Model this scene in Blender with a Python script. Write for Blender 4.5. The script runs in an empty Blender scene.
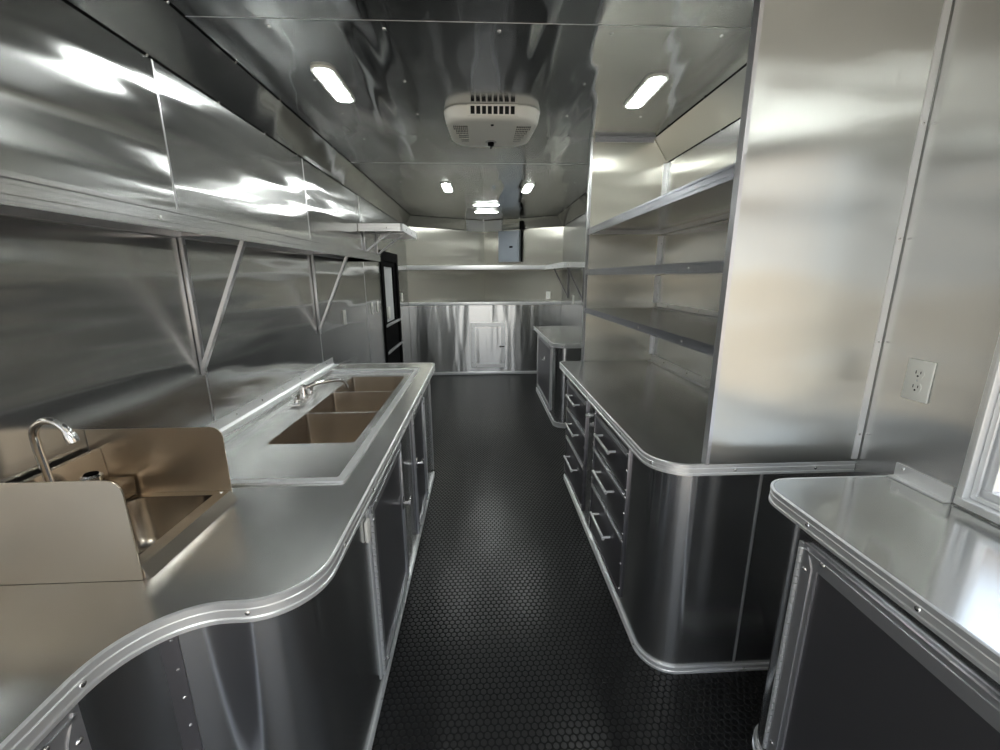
import bpy, bmesh, math
from mathutils import Vector, Matrix
from mathutils.geometry import tessellate_polygon
SC = bpy.context.scene
C = SC.collection
PI = math.pi

# ------------------------------------------------------------------ camera, world, light, exposure
def cam_matrix(pitch, yaw, roll, loc):
    cp, sp = math.cos(pitch), math.sin(pitch)
    fw = Vector((math.sin(yaw)*cp, math.cos(yaw)*cp, -sp))
    rt = Vector((math.cos(yaw), -math.sin(yaw), 0))
    dn = fw.cross(rt)
    r2 = math.cos(roll)*rt + math.sin(roll)*dn
    d2 = -math.sin(roll)*rt + math.cos(roll)*dn
    m = Matrix((r2, -d2, -fw)).transposed().to_4x4()
    m.translation = loc
    return m
cd = bpy.data.cameras.new('camera')
cam = bpy.data.objects.new('camera', cd)
C.objects.link(cam)
cd.sensor_width = 36
cd.lens = 416/1000*36
cd.clip_start = 0.02
cam.matrix_world = cam_matrix(math.radians(13.307), math.radians(2.525), math.radians(.302), Vector((0, 0, 1.5)))
SC.camera = cam

W = bpy.data.worlds.new('sky')
SC.world = W
W.use_nodes = True
nt = W.node_tree
nt.nodes.clear()
wo = nt.nodes.new('ShaderNodeOutputWorld')
bg = nt.nodes.new('ShaderNodeBackground')
tc = nt.nodes.new('ShaderNodeTexCoord')
sp_ = nt.nodes.new('ShaderNodeSeparateXYZ')
rp = nt.nodes.new('ShaderNodeValToRGB')
rp.color_ramp.elements[0].position = 0.0
rp.color_ramp.elements[0].color = (.86, .88, .88, 1)
rp.color_ramp.elements[1].position = .7
rp.color_ramp.elements[1].color = (.62, .74, .92, 1)
nt.links.new(tc.outputs['Generated'], sp_.inputs[0])
nt.links.new(sp_.outputs[2], rp.inputs[0])
nt.links.new(rp.outputs[0], bg.inputs[0])
nt.links.new(bg.outputs[0], wo.inputs[0])
bg.inputs[1].default_value = .9
LED = 20.0
sl = bpy.data.lights.new('sun', 'SUN')
sl.energy = 3.2
sl.angle = .02
sl.color = (1, .93, .82)
sun = bpy.data.objects.new('sun', sl)
C.objects.link(sun)
sun.rotation_euler = (0, math.radians(-28), 0)   # shines from high on the left: only the ground outside is lit
SC.view_settings.view_transform = 'Standard'
SC.view_settings.look = 'None'
SC.view_settings.gamma = 1
SC.view_settings.use_curve_mapping = False
SC.view_settings.exposure = 1.7
cy = SC.cycles
cy.max_bounces = 14
cy.glossy_bounces = 10
cy.diffuse_bounces = 4
cy.transmission_bounces = 6
cy.sample_clamp_indirect = 8
cy.use_denoising = True

# ------------------------------------------------------------------ materials
def new_mat(name):
    m = bpy.data.materials.new(name)
    m.use_nodes = True
    t = m.node_tree
    t.nodes.clear()
    o = t.nodes.new('ShaderNodeOutputMaterial')
    b = t.nodes.new('ShaderNodeBsdfPrincipled')
    t.links.new(b.outputs[0], o.inputs[0])
    return m, t, b
def plain(name, col, rough=.5, metal=0., spec=.5):
    m, t, b = new_mat(name)
    b.inputs['Base Color'].default_value = (*col, 1)
    b.inputs['Roughness'].default_value = rough
    b.inputs['Metallic'].default_value = metal
    b.inputs['Specular IOR Level'].default_value = spec
    n = t.nodes.new('ShaderNodeTexNoise')
    n.inputs['Scale'].default_value = 60
    r = t.nodes.new('ShaderNodeMapRange')
    r.inputs[3].default_value = max(rough-.04, .02)
    r.inputs[4].default_value = rough+.06
    t.links.new(n.outputs[0], r.inputs[0])
    t.links.new(r.outputs[0], b.inputs['Roughness'])
    return m
def math_n(t, op, a, bb=None):
    n = t.nodes.new('ShaderNodeMath')
    n.operation = op
    for i, v in enumerate((a, bb)):
        if v is None: continue
        if isinstance(v, (int, float)): n.inputs[i].default_value = v
        else: t.links.new(v, n.inputs[i])
    return n.outputs[0]
def brushed(name, col, rough, tang=None, aniso=.0, grain=(1, 1, 1), wave=None, wstr=0., wdist=.02, seam=None, metal=.86):
    """Brushed sheet metal: grain = per-axis frequency of the fine brushing, tang = direction in which the
    reflections spread, wave = per-axis frequency of the buckling of the thin sheet, seam = sheet joints along y."""
    m, t, b = new_mat(name)
    g = t.nodes.new('ShaderNodeNewGeometry')
    pos = g.outputs['Position']
    mp = t.nodes.new('ShaderNodeVectorMath'); mp.operation = 'MULTIPLY'
    mp.inputs[1].default_value = grain
    t.links.new(pos, mp.inputs[0])
    n = t.nodes.new('ShaderNodeTexNoise')
    n.inputs['Scale'].default_value = 1
    n.inputs['Detail'].default_value = 3
    t.links.new(mp.outputs[0], n.inputs[0])
    r = t.nodes.new('ShaderNodeMapRange')
    r.inputs[1].default_value = .25; r.inputs[2].default_value = .75
    r.inputs[3].default_value = rough*.96
    r.inputs[4].default_value = rough*1.04
    t.links.new(n.outputs[0], r.inputs[0])
    b.inputs['Roughness'].default_value = rough
    mx = t.nodes.new('ShaderNodeMix'); mx.data_type = 'RGBA'
    mx.inputs[6].default_value = (*[c*.99 for c in col], 1)
    mx.inputs[7].default_value = (*[min(c*1.01, 1) for c in col], 1)
    t.links.new(n.outputs[0], mx.inputs[0])
    t.links.new(mx.outputs[2], b.inputs['Base Color'])
    b.inputs['Metallic'].default_value = metal
    if aniso:
        b.inputs['Anisotropic'].default_value = aniso
        v = t.nodes.new('ShaderNodeCombineXYZ')
        for i in range(3): v.inputs[i].default_value = tang[i]
        t.links.new(v.outputs[0], b.inputs['Tangent'])
    if wave:
        wm = t.nodes.new('ShaderNodeVectorMath'); wm.operation = 'MULTIPLY'
        wm.inputs[1].default_value = wave
        t.links.new(pos, wm.inputs[0])
        wn = t.nodes.new('ShaderNodeTexNoise')
        wn.noise_dimensions = '4D'
        wn.inputs['Scale'].default_value = 1
        wn.inputs['Detail'].default_value = 1.2
        t.links.new(wm.outputs[0], wn.inputs[0])
        if seam:
            s = t.nodes.new('ShaderNodeSeparateXYZ')
            t.links.new(pos, s.inputs[0])
            q = math_n(t, 'FLOOR', math_n(t, 'DIVIDE', math_n(t, 'SUBTRACT', s.outputs[1], seam[0]), seam[1]))
            t.links.new(math_n(t, 'MULTIPLY', q, .55), wn.inputs['W'])
        bp = t.nodes.new('ShaderNodeBump')
        bp.inputs['Strength'].default_value = wstr
        bp.inputs['Distance'].default_value = wdist
        t.links.new(wn.outputs[0], bp.inputs['Height'])
        t.links.new(bp.outputs[0], b.inputs['Normal'])
    return m
ST = (.60, .605, .60)
M = {}
M['wall_left'] = brushed('brushed wall sheet left', ST, .165, (0, 1, 0), .95, (3, 260, 3), (1, .8, 5.6), 1, .014, (.44, 1.2), .95)
M['wall_right'] = brushed('brushed wall sheet right', ST, .22, (0, 1, 0), .9, (3, 260, 3), (1, .9, 3.5), 1, .016, (.4, 1.2), .9)
M['wall_nose'] = brushed('brushed wall sheet nose', (.70, .68, .60), .24, (1, 0, 0), .8, (200, 3, 3), (1, 1, 3), 1, .010, None, .74)  # base colour warmed and paled to stand in for light reflected from the rear
M['panel'] = brushed('brushed partition sheet', (.60, .605, .58), .30, (1, 0, 0), .9, (260, 3, 3), (1.1, 1, 4.2), 1, .024, None, .92)
M['panel_far_lit'] = brushed('brushed alcove sheet', (.70, .68, .60), .26, (1, 0, 0), .9, (260, 3, 3), (1.1, 1, 4.2), 1, .020, None, .74)  # paler, warmer copy of the partition sheet; the alcove's light is in the colour
M['ceiling'] = brushed('ceiling sheet', (.50, .505, .505), .12, (0, 1, 0), .9, (240, 3, 3), (5.5, 1.1, 1), 1, .020, (.49, 1.2), 1)
M['cove'] = brushed('cove sheet', (.46, .46, .46), .09, (0, 0, 1), .2, (3, 200, 3), (1, 3, 1), 1, .008, None, 1)
M['counter'] = brushed('stainless counter', ST, .27, (1, 0, 0), .5, (4, 90, 3), (2, 1.5, 1), 1, .003, None, .96)
M['counter_right'] = brushed('stainless counter right', ST, .27, (1, 0, 0), .5, (4, 90, 3), (2, 1.5, 1), 1, .003, None, .96)
M['counter_near'] = brushed('stainless counter near', ST, .15, (1, 0, 0), .3, (4, 90, 3), (2, 1.5, 1), 1, .002, None, .96)
M['fascia'] = brushed('blue grey edge strip', (.52, .53, .58), .25, (0, 1, 0), .5, (30, 30, 30), None, metal=.92)
M['body'] = brushed('brushed cabinet sheet', (.56, .565, .57), .19, (0, 0, 1), .9, (4, 4, 90), (5, 5, .3), 1, .008, None, .965)
M['nose_body'] = brushed('brushed nose cabinet sheet', ST, .24, (0, 0, 1), .85, (4, 4, 240), (7, 1, .9), 1, .012, None, .97)
M['door'] = brushed('dark door sheet', (.25, .243, .262), .36, None, 0, (300, 300, 300), metal=.84)
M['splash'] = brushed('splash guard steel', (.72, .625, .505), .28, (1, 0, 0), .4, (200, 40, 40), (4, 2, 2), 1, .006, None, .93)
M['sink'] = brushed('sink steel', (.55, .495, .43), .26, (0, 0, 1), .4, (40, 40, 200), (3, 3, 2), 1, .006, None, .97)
M['trim'] = brushed('aluminium extrusion', (.90, .905, .91), .34, None, 0, (30, 30, 30), metal=.62)
M['trim_dark'] = brushed('aluminium door frame', (.58, .58, .60), .3, None, 0, (30, 30, 30), metal=.72)
M['fascia_light'] = brushed('ribbed aluminium edge', (.66, .66, .67), .22, (0, 1, 0), .5, (30, 30, 30), metal=.95)
M['handle'] = plain('satin handle', (.85, .85, .86), .35, .7)
M['chrome'] = plain('chrome', (.88, .88, .88), .07, 1)
M['rivet'] = plain('rivet aluminium', (.85, .85, .85), .25, 1)
M['white'] = plain('white plastic', (.86, .855, .80), .4)
M['cream'] = plain('off white casing', (.94, .92, .85), .4)
M['white_grey'] = plain('pale grey plastic', (.60, .60, .58), .45)
M['black'] = plain('black plastic', (.004, .004, .0045), .7, 0, .05)
M['void'] = plain('dark interior', (.006, .006, .006), .8)
M['panel_grey'] = plain('grey painted steel', (.27, .30, .34), .45)
M['ground'] = plain('dry ground', (.45, .40, .325), .9)
M['cable'] = plain('off white tag', (.92, .91, .86), .5)
def led_mat():
    m, t, b = new_mat('led lens')
    b.inputs['Base Color'].default_value = (.9, .9, .9, 1)
    b.inputs['Emission Color'].default_value = (.95, 1, .97, 1)
    b.inputs['Emission Strength'].default_value = LED
    return m
M['led'] = led_mat()
def glass_mat():
    m, t, b = new_mat('window glass')
    b.inputs['Base Color'].default_value = (.95, .97, .97, 1)
    b.inputs['Roughness'].default_value = .02
    b.inputs['IOR'].default_value = 1.1
    b.inputs['Transmission Weight'].default_value = 1
    return m
M['glass'] = glass_mat()
def frosted():
    m, t, b = new_mat('white window blind')
    b.inputs['Base Color'].default_value = (.62, .63, .63, 1)
    b.inputs['Roughness'].default_value = .5
    return m
M['frost'] = frosted()
def floor_mat():
    m, t, b = new_mat('black coin rubber')
    g = t.nodes.new('ShaderNodeNewGeometry')
    P = .025
    def lattice(ox, oy):
        a = t.nodes.new('ShaderNodeVectorMath'); a.operation = 'ADD'
        a.inputs[1].default_value = (ox*P, oy*P, 0)
        t.links.new(g.outputs['Position'], a.inputs[0])
        w = t.nodes.new('ShaderNodeVectorMath'); w.operation = 'WRAP'
        w.inputs[1].default_value = (P/2, P*math.sqrt(3)/2, 1)
        w.inputs[2].default_value = (-P/2, -P*math.sqrt(3)/2, -1)
        t.links.new(a.outputs[0], w.inputs[0])
        f = t.nodes.new('ShaderNodeVectorMath'); f.operation = 'MULTIPLY'
        f.inputs[1].default_value = (1, 1, 0)
        t.links.new(w.outputs[0], f.inputs[0])
        l = t.nodes.new('ShaderNodeVectorMath'); l.operation = 'LENGTH'
        t.links.new(f.outputs[0], l.inputs[0])
        return l.outputs['Value']
    d = math_n(t, 'MINIMUM', lattice(0, 0), lattice(.5, math.sqrt(3)/2))
    r = t.nodes.new('ShaderNodeMapRange')
    r.interpolation_type = 'SMOOTHSTEP'
    r.inputs[1].default_value = P*.34; r.inputs[2].default_value = P*.45
    r.inputs[3].default_value = 1; r.inputs[4].default_value = 0
    t.links.new(d, r.inputs[0])
    bp = t.nodes.new('ShaderNodeBump')
    bp.inputs['Strength'].default_value = 1
    bp.inputs['Distance'].default_value = .0011
    t.links.new(r.outputs[0], bp.inputs['Height'])
    t.links.new(bp.outputs[0], b.inputs['Normal'])
    n = t.nodes.new('ShaderNodeTexNoise')
    n.inputs['Scale'].default_value = 3
    n.inputs['Detail'].default_value = 6
    t.links.new(g.outputs['Position'], n.inputs[0])
    mx = t.nodes.new('ShaderNodeMix'); mx.data_type = 'RGBA'
    mx.inputs[6].default_value = (.005, .005, .0055, 1)
    mx.inputs[7].default_value = (.011, .011, .012, 1)
    t.links.new(n.outputs[0], mx.inputs[0])
    gm = t.nodes.new('ShaderNodeMix'); gm.data_type = 'RGBA'
    gm.inputs[6].default_value = (.0015, .0015, .0015, 1)
    t.links.new(mx.outputs[2], gm.inputs[7])
    t.links.new(r.outputs[0], gm.inputs[0])
    t.links.new(gm.outputs[2], b.inputs['Base Color'])
    rr = t.nodes.new('ShaderNodeMapRange')
    rr.inputs[3].default_value = .9; rr.inputs[4].default_value = .28
    t.links.new(r.outputs[0], rr.inputs[0])
    t.links.new(rr.outputs[0], b.inputs['Roughness'])
    b.inputs['Specular IOR Level'].default_value = .5
    return m
M['floor'] = floor_mat()

# ------------------------------------------------------------------ mesh helpers
def obj(name, bm, mat, parent=None, kind=None, smooth=True, angle=35):
    me = bpy.data.meshes.new(name)
    bmesh.ops.recalc_face_normals(bm, faces=bm.faces)
    bm.to_mesh(me)
    bm.free()
    me.materials.append(M[mat])
    if any(p.material_index for p in me.polygons): me.materials.append(M['rivet'])
    if smooth:
        for p in me.polygons: p.use_smooth = True
        me.set_sharp_from_angle(angle=math.radians(angle))
    o = bpy.data.objects.new(name, me)
    C.objects.link(o)
    if parent: o.parent = parent
    if kind: o['kind'] = kind
    return o
def empty(name, loc=(0, 0, 0)):
    o = bpy.data.objects.new(name, None)
    o.empty_display_size = .1
    C.objects.link(o)
    o.location = loc
    return o
def tag(o, label, cat=None, group=None):
    o['label'] = label
    if cat: o['category'] = cat
    if group: o['group'] = group
    return o
def copy_tree(o, parent=None):
    c = o.copy()
    C.objects.link(c)
    if parent: c.parent = parent
    for ch in list(o.children): copy_tree(ch, c)
    return c
def BM(): return bmesh.new()
def box(bm, x0, x1, y0, y1, z0, z1, bev=0, mtx=None):
    r = bmesh.ops.create_cube(bm, size=1)
    vs = r['verts']
    for v in vs:
        v.co = Vector(((x0+x1)/2+v.co.x*(x1-x0), (y0+y1)/2+v.co.y*(y1-y0), (z0+z1)/2+v.co.z*(z1-z0)))
    if bev:
        es = list({e for v in vs for e in v.link_edges})
        rr = bmesh.ops.bevel(bm, geom=es, offset=bev, segments=2, affect='EDGES', profile=.5)
        vs = list({v for f in rr['faces'] for v in f.verts} | {v for v in vs if v.is_valid})
    if mtx:
        allv = set(vs)
        for v in allv: v.co = mtx @ v.co
    return bm
def quad(bm, *ps):
    bm.faces.new([bm.verts.new(p) for p in ps])
    return bm
def poly_prism(bm, loops, z0, z1, top_cap=True):
    """Outline (and holes) in xy, extruded z0..z1."""
    pts = [Vector((x, y, 0)) for lp in loops for x, y in lp]
    tris = tessellate_polygon([[Vector((x, y, 0)) for x, y in lp] for lp in loops])
    bot = [bm.verts.new((p.x, p.y, z0)) for p in pts]
    top = [bm.verts.new((p.x, p.y, z1)) for p in pts]
    for a, b, c in tris:
        if top_cap: bm.faces.new((top[a], top[b], top[c]))
        bm.faces.new((bot[c], bot[b], bot[a]))
    k = 0
    for lp in loops:
        n = len(lp)
        for i in range(n):
            j = (i+1) % n
            bm.faces.new((bot[k+i], bot[k+j], top[k+j], top[k+i]))
        k += n
    return bm
def prism(bm, pts, d):
    """Polygon given as 3d points, extruded by vector d."""
    d = Vector(d)
    a = [bm.verts.new(Vector(p)) for p in pts]
    b = [bm.verts.new(Vector(p)+d) for p in pts]
    bm.faces.new(a)
    bm.faces.new(b[::-1])
    n = len(a)
    for i in range(n):
        j = (i+1) % n
        bm.faces.new((a[j], a[i], b[i], b[j]))
    return bm
def arc(cx, cy, r, a0, a1, n=12):
    return [(cx+r*math.cos(math.radians(a0+(a1-a0)*i/n)), cy+r*math.sin(math.radians(a0+(a1-a0)*i/n))) for i in range(n+1)]
def rrect(x0, x1, y0, y1, r, n=5):
    return arc(x1-r, y0+r, r, -90, 0, n)+arc(x1-r, y1-r, r, 0, 90, n)+arc(x0+r, y1-r, r, 90, 180, n)+arc(x0+r, y0+r, r, 180, 270, n)
def path_normals(path):
    out = []
    for i in range(len(path)):
        a = Vector(path[max(i-1, 0)]); b = Vector(path[i]); c = Vector(path[min(i+1, len(path)-1)])
        d1 = (b-a).normalized() if i > 0 else (c-b).normalized()
        d2 = (c-b).normalized() if i < len(path)-1 else d1
        n1 = Vector((-d1.y, d1.x)); n2 = Vector((-d2.y, d2.x))
        n = (n1+n2).normalized()
        out.append(n/max(n.dot(n1), .4))
    return out
def sweep(bm, path, prof):
    """Closed profile [(out, z)] swept along an open xy path; 'out' is to the left of travel."""
    ns = path_normals(path)
    rows = [[bm.verts.new((p[0]+n.x*o, p[1]+n.y*o, z)) for o, z in prof] for p, n in zip(path, ns)]
    m = len(prof)
    for i in range(len(rows)-1):
        for k in range(m):
            l = (k+1) % m
            bm.faces.new((rows[i][k], rows[i+1][k], rows[i+1][l], rows[i][l]))
    bm.faces.new(rows[0])
    bm.faces.new(rows[-1][::-1])
    return bm
def offset(path, d):
    return [(p[0]+n.x*d, p[1]+n.y*d) for p, n in zip(path, path_normals(path))]
def tube(bm, pts, r, n=12, taper=None):
    pts = [Vector(p) for p in pts]
    rows = []
    up = None
    for i, p in enumerate(pts):
        t = (pts[min(i+1, len(pts)-1)]-pts[max(i-1, 0)]).normalized()
        if up is None:
            up = Vector((0, 0, 1)) if abs(t.z) < .9 else Vector((1, 0, 0))
        s = t.cross(up).normalized()
        up = s.cross(t).normalized()
        rr = taper[i] if taper else r
        rows.append([bm.verts.new(p+(s*math.cos(2*PI*k/n)+up*math.sin(2*PI*k/n))*rr) for k in range(n)])
    for i in range(len(rows)-1):
        for k in range(n):
            l = (k+1) % n
            bm.faces.new((rows[i][k], rows[i][l], rows[i+1][l], rows[i+1][k]))
    bm.faces.new(rows[0][::-1])
    bm.faces.new(rows[-1])
    return bm
def dome(bm, c, n, r=.0055, h=.0035):
    """A low rivet or screw head at c, standing off along n."""
    c = Vector(c); n = Vector(n).normalized()
    u = n.orthogonal().normalized(); v = n.cross(u)
    rows = []
    for rr, hh in ((1, 0), (.86, .55), (.5, .9)):
        rows.append([bm.verts.new(c+(u*math.cos(2*PI*k/8)+v*math.sin(2*PI*k/8))*r*rr+n*h*hh) for k in range(8)])
    for i in range(2):
        for k in range(8):
            bm.faces.new((rows[i][k], rows[i][(k+1) % 8], rows[i+1][(k+1) % 8], rows[i+1][k])).material_index = 1
    bm.faces.new(rows[2]).material_index = 1
    return bm
def lathe(bm, c, axis, prof, n=20):
    """prof = [(radius, distance along axis)] from c."""
    c = Vector(c); a = Vector(axis).normalized()
    u = a.orthogonal().normalized(); v = a.cross(u)
    rows = [[bm.verts.new(c+a*z+(u*math.cos(2*PI*k/n)+v*math.sin(2*PI*k/n))*max(r, 1e-4)) for k in range(n)] for r, z in prof]
    for i in range(len(rows)-1):
        for k in range(n):
            l = (k+1) % n
            bm.faces.new((rows[i][k], rows[i][l], rows[i+1][l], rows[i+1][k]))
    bm.faces.new(rows[0][::-1]); bm.faces.new(rows[-1])
    return bm
def along(path, step, start=None):
    """Points and normals at even spacing along an xy path."""
    ns = path_normals(path)
    out = []
    nxt = step/2 if start is None else start
    s = 0
    for i in range(len(path)-1):
        a, b = Vector(path[i]), Vector(path[i+1])
        L = (b-a).length
        while nxt <= s+L:
            f = (nxt-s)/L
            out.append((a.lerp(b, f), ns[i].lerp(ns[i+1], f).normalized()))
            nxt += step
        s += L
    return out
EDGE = [(0, 0), (.007, 0), (.007, .008), (.004, .010), (.004, .014), (.006, .016), (.006, .028), (.004, .030), (.004, .034), (.007, .036), (.007, .045), (.003, .047), (0, .047)]
def edge_trim(parent, path, ztop, h=.047, rivets=.28, start=None, label=None):
    bm = BM()
    sweep(bm, path, [(o, ztop-h+z*h/.047+.001) for o, z in EDGE])
    for p, n in along(path, rivets, start):
        dome(bm, (p.x+n.x*.006, p.y+n.y*.006, ztop-h*.53), (n.x, n.y, 0), .006, .003)
    return obj('edge_trim', bm, 'trim', parent)
def kick_strip(parent, path, h=.03):
    bm = BM()
    sweep(bm, path, [(0, .001), (.009, .001), (.009, .010), (.006, .012), (.006, h-.009), (.009, h-.007), (.009, h), (0, h)])
    for p, n in along(path, .45):
        dome(bm, (p.x+n.x*.006, p.y+n.y*.006, h*.5), (n.x, n.y, 0), .005, .003)
    return obj('kick_strip', bm, 'trim', parent)

# ------------------------------------------------------------------ the setting
XL, XR, ZC, ZW, CV = -1.085, 1.225, 2.36, 2.215, .10
YN, YV, XV = 6.39, 7.07, .07
YB = -1.25
fl = obj('floor', poly_prism(BM(), [[(XL-.06, YB-.06), (XR+.06, YB-.06), (XR+.06, YN+.04), (XV, YV+.06), (XL-.06, YN+.04)]], -.06, 0), 'floor', kind='structure')
# ceiling sheets (joints across the room) and screws
ce = obj('ceiling', poly_prism(BM(), [[(XL-.06, YB-.06), (XR+.06, YB-.06), (XR+.06, YN+.04), (XV, YV+.06), (XL-.06, YN+.04)]], ZC, ZC+.05), 'ceiling', kind='structure')
bm = BM()
for y, hw in ((.2, .0015), (1.69, .0008), (3.54, .005), (6.9, .0012)):
    box(bm, XL+CV, XR-CV, y-hw, y+hw, ZC-.0008, ZC+.001)
obj('sheet_joint', bm, 'trim_dark', ce)
sb = BM(); dome(sb, (0, 0, 0), (0, 0, -1), .008, .005)
screw = obj('screw', sb, 'rivet', ce)
first = True
for y in (.98, 1.36, 1.74, 2.15, 2.54, 2.97, 3.38, 3.79, 4.2, 4.6, 5.0, 5.4):
    for x in (-.73, -.33, .08, .49, .90):
        if x == .08 and 2.1 < y < 3: continue
        s = screw if first else screw.copy()
        if not first: C.objects.link(s)
        first = False
        s.location = (x, y, ZC)
# left wall: door opening y 4.68..5.60, z 0..1.78 is a black door set in the sheet
DY0, DY1, DZ = 4.69, 5.62, 1.785
wl = obj('wall_left', prism(BM(), [(XL, YB, 0), (XL, DY0, 0), (XL, DY0, DZ), (XL, DY1, DZ), (XL, DY1, 0), (XL, YN, 0), (XL, YN, ZC), (XL, YB, ZC)], (-.05, 0, 0)), 'wall_left', kind='structure')
bm = BM()
for y in (.44, 1.64, 2.84, 4.04):
    box(bm, XL-.001, XL+.0012, y, y+.006, .02, ZW)
obj('sheet_joint', bm, 'trim_dark', wl)
# right wall: serving window y -.95..(.90), z .93..1.95
WY0, WY1, WZ0, WZ1 = -1.0, .90, .945, 1.95
wr = obj('wall_right', poly_prism(BM(), [[(0, 0), (1, 0), (1, 1), (0, 1)]], 0, 1), 'wall_right', kind='structure')
bm = BM()
box(bm, XR, XR+.05, YB, WY0, 0, ZC); box(bm, XR, XR+.05, WY1, YN+.05, 0, ZC)
box(bm, XR, XR+.05, WY0, WY1, 0, WZ0); box(bm, XR, XR+.05, WY0, WY1, WZ1, ZC)
bmesh.ops.recalc_face_normals(bm, faces=bm.faces)
bm.to_mesh(wr.data); bm.free()
nl = obj('wall_nose_left', prism(BM(), [(XL, YN, 0), (XV, YV, 0), (XV, YV, ZC), (XL, YN, ZC)], (-.02, .05, 0)), 'wall_nose', kind='structure')
nr = obj('wall_nose_right', prism(BM(), [(XV, YV, 0), (XR, YN, 0), (XR, YN, ZC), (XV, YV, ZC)], (.02, .05, 0)), 'wall_nose', kind='structure')
# rear wall with the open loading door behind the camera
bm = BM()
RX0, RX1, RZ = -.78, .86, 2.1
box(bm, XL-.05, RX0, YB-.05, YB, 0, ZC); box(bm, RX1, XR+.05, YB-.05, YB, 0, ZC); box(bm, RX0, RX1, YB-.05, YB, RZ, ZC)
obj('wall_rear', bm, 'wall_nose', kind='structure')
bm = BM()
box(bm, -60, 60, -80, 80, -.75, -.65)
obj('ground', bm, 'ground', kind='structure')
M['facade'] = plain('tan facade', (.30, .235, .18), .85)
bm = BM()
box(bm, 7, 10, -9, 16, -.65, 4.3)  # block added outside mainly to shape the reflections in the metal
fac = obj('added_building', bm, 'facade'); tag(fac, 'tan block added outside the serving window for its reflections', 'added_building')
bm = BM()
prism(bm, [(6.7, -9.3, 4.3), (10.3, -9.3, 4.3), (8.5, -9.3, 5.0)], (0, 25.6, 0))
obj('roof', bm, 'panel_grey', fac)
for y in (-4, 1, 6, 11):
    obj('window', box(BM(), 6.95, 7.0, y, y+1.4, .6, 2.0, .01), 'white', fac)
# coves: sloped sheets between walls and ceiling, with riveted black beads that draw the shadow along their edges
def cove(name, pw, pc, mat='cove'):
    """pw: wall points, pc: ceiling points (xyz lists along the run)."""
    bm = BM()
    a = [bm.verts.new(p) for p in pw]; b = [bm.verts.new(p) for p in pc]
    t = Vector((0, 0, .012))
    a2 = [bm.verts.new(Vector(p)+t) for p in pw]; b2 = [bm.verts.new(Vector(p)+t) for p in pc]
    for i in range(len(pw)-1):
        bm.faces.new((a[i], a[i+1], b[i+1], b[i]))
        bm.faces.new((a2[i], b2[i], b2[i+1], a2[i+1]))
        bm.faces.new((a[i], a2[i], a2[i+1], a[i+1])); bm.faces.new((b[i], b[i+1], b2[i+1], b2[i]))
    bm.faces.new((a[0], b[0], b2[0], a2[0])); bm.faces.new((a[-1], a2[-1], b2[-1], b[-1]))
    o = obj(name, bm, mat, kind='structure', angle=15)
    eb = BM()
    for pts in (pw, pc):
        for i in range(len(pts)-1):
            tube(eb, [pts[i], pts[i+1]], .004, 6)
    rb = eb
    for pts, nrm in ((pw, 1), (pc, 2)):
        for i in range(len(pts)-1):
            A, B = Vector(pts[i]), Vector(pts[i+1])
            L = (B-A).length
            inward = (Vector((0.1, 3, 1.2))-(A+B)/2).normalized()
            k = int(L/.38)
            for q in range(k):
                dome(rb, A.lerp(B, (q+.5)/max(k, 1))+inward*.006, inward, .006, .004)
    obj('shadow_bead', eb, 'black', o)
    return o
nlx, nly = XL+CV, YN+CV*.55
e = .001
cove('trim_1', [(XL+e, YB+e, ZW), (XL+e, YN-.005, ZW)], [(XL+CV, YB+e, ZC-e), (XL+CV, YN-.03, ZC-e)])
cove('trim_2', [(XR-e, 1.232, ZW), (XR-e, 2.89, ZW)], [(XR-CV, 1.232, ZC-e), (XR-CV, 2.89, ZC-e)], 'panel')
cove('trim_3', [(XR-e, 2.93, ZW), (XR-e, YN-.005, ZW)], [(XR-CV, 2.93, ZC-e), (XR-CV, YN-.03, ZC-e)])
cove('trim_4', [(XL+.002, YN-e, ZW), (XV, YV-e, ZW), (XR-.002, YN-e, ZW)], [(XL+CV, YN-.03, ZC-e), (XV, YV-.14, ZC-e), (XR-CV, YN-.03, ZC-e)], 'wall_nose')
# bent splice plate over the nose cove
def on_nose(x, dz=0):
    """Depth of the nose wall at x."""
    return YN+(YV-YN)*((x-XL)/(XV-XL) if x < XV else (XR-x)/(XR-XV))
bm = BM()
pl, ph = [], []
for x in (-.21, XV, .35):
    y = on_nose(x)
    pl.append((x, y-.012, ZW-.015)); ph.append((x, y-.15, ZC-.012))
a = [bm.verts.new(p) for p in pl]; b = [bm.verts.new(p) for p in ph]
for i in range(2): bm.faces.new((a[i], a[i+1], b[i+1], b[i]))
bmesh.ops.solidify(bm, geom=bm.faces[:], thickness=.006)
for x in (-.2, .34):
    for k in range(4):
        f = (k+.5)/4
        p = Vector((x, on_nose(x)-.012, ZW)).lerp(Vector((x, on_nose(x)-.15, ZC)), f)
        dome(bm, p+Vector((0, -.008, -.006)), (0, -1, -1), .007, .004)
sp = obj('splice_plate', bm, 'trim')
tag(sp, 'bent pale metal splice plate over the ceiling corner at the far end', 'cover plate')

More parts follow.
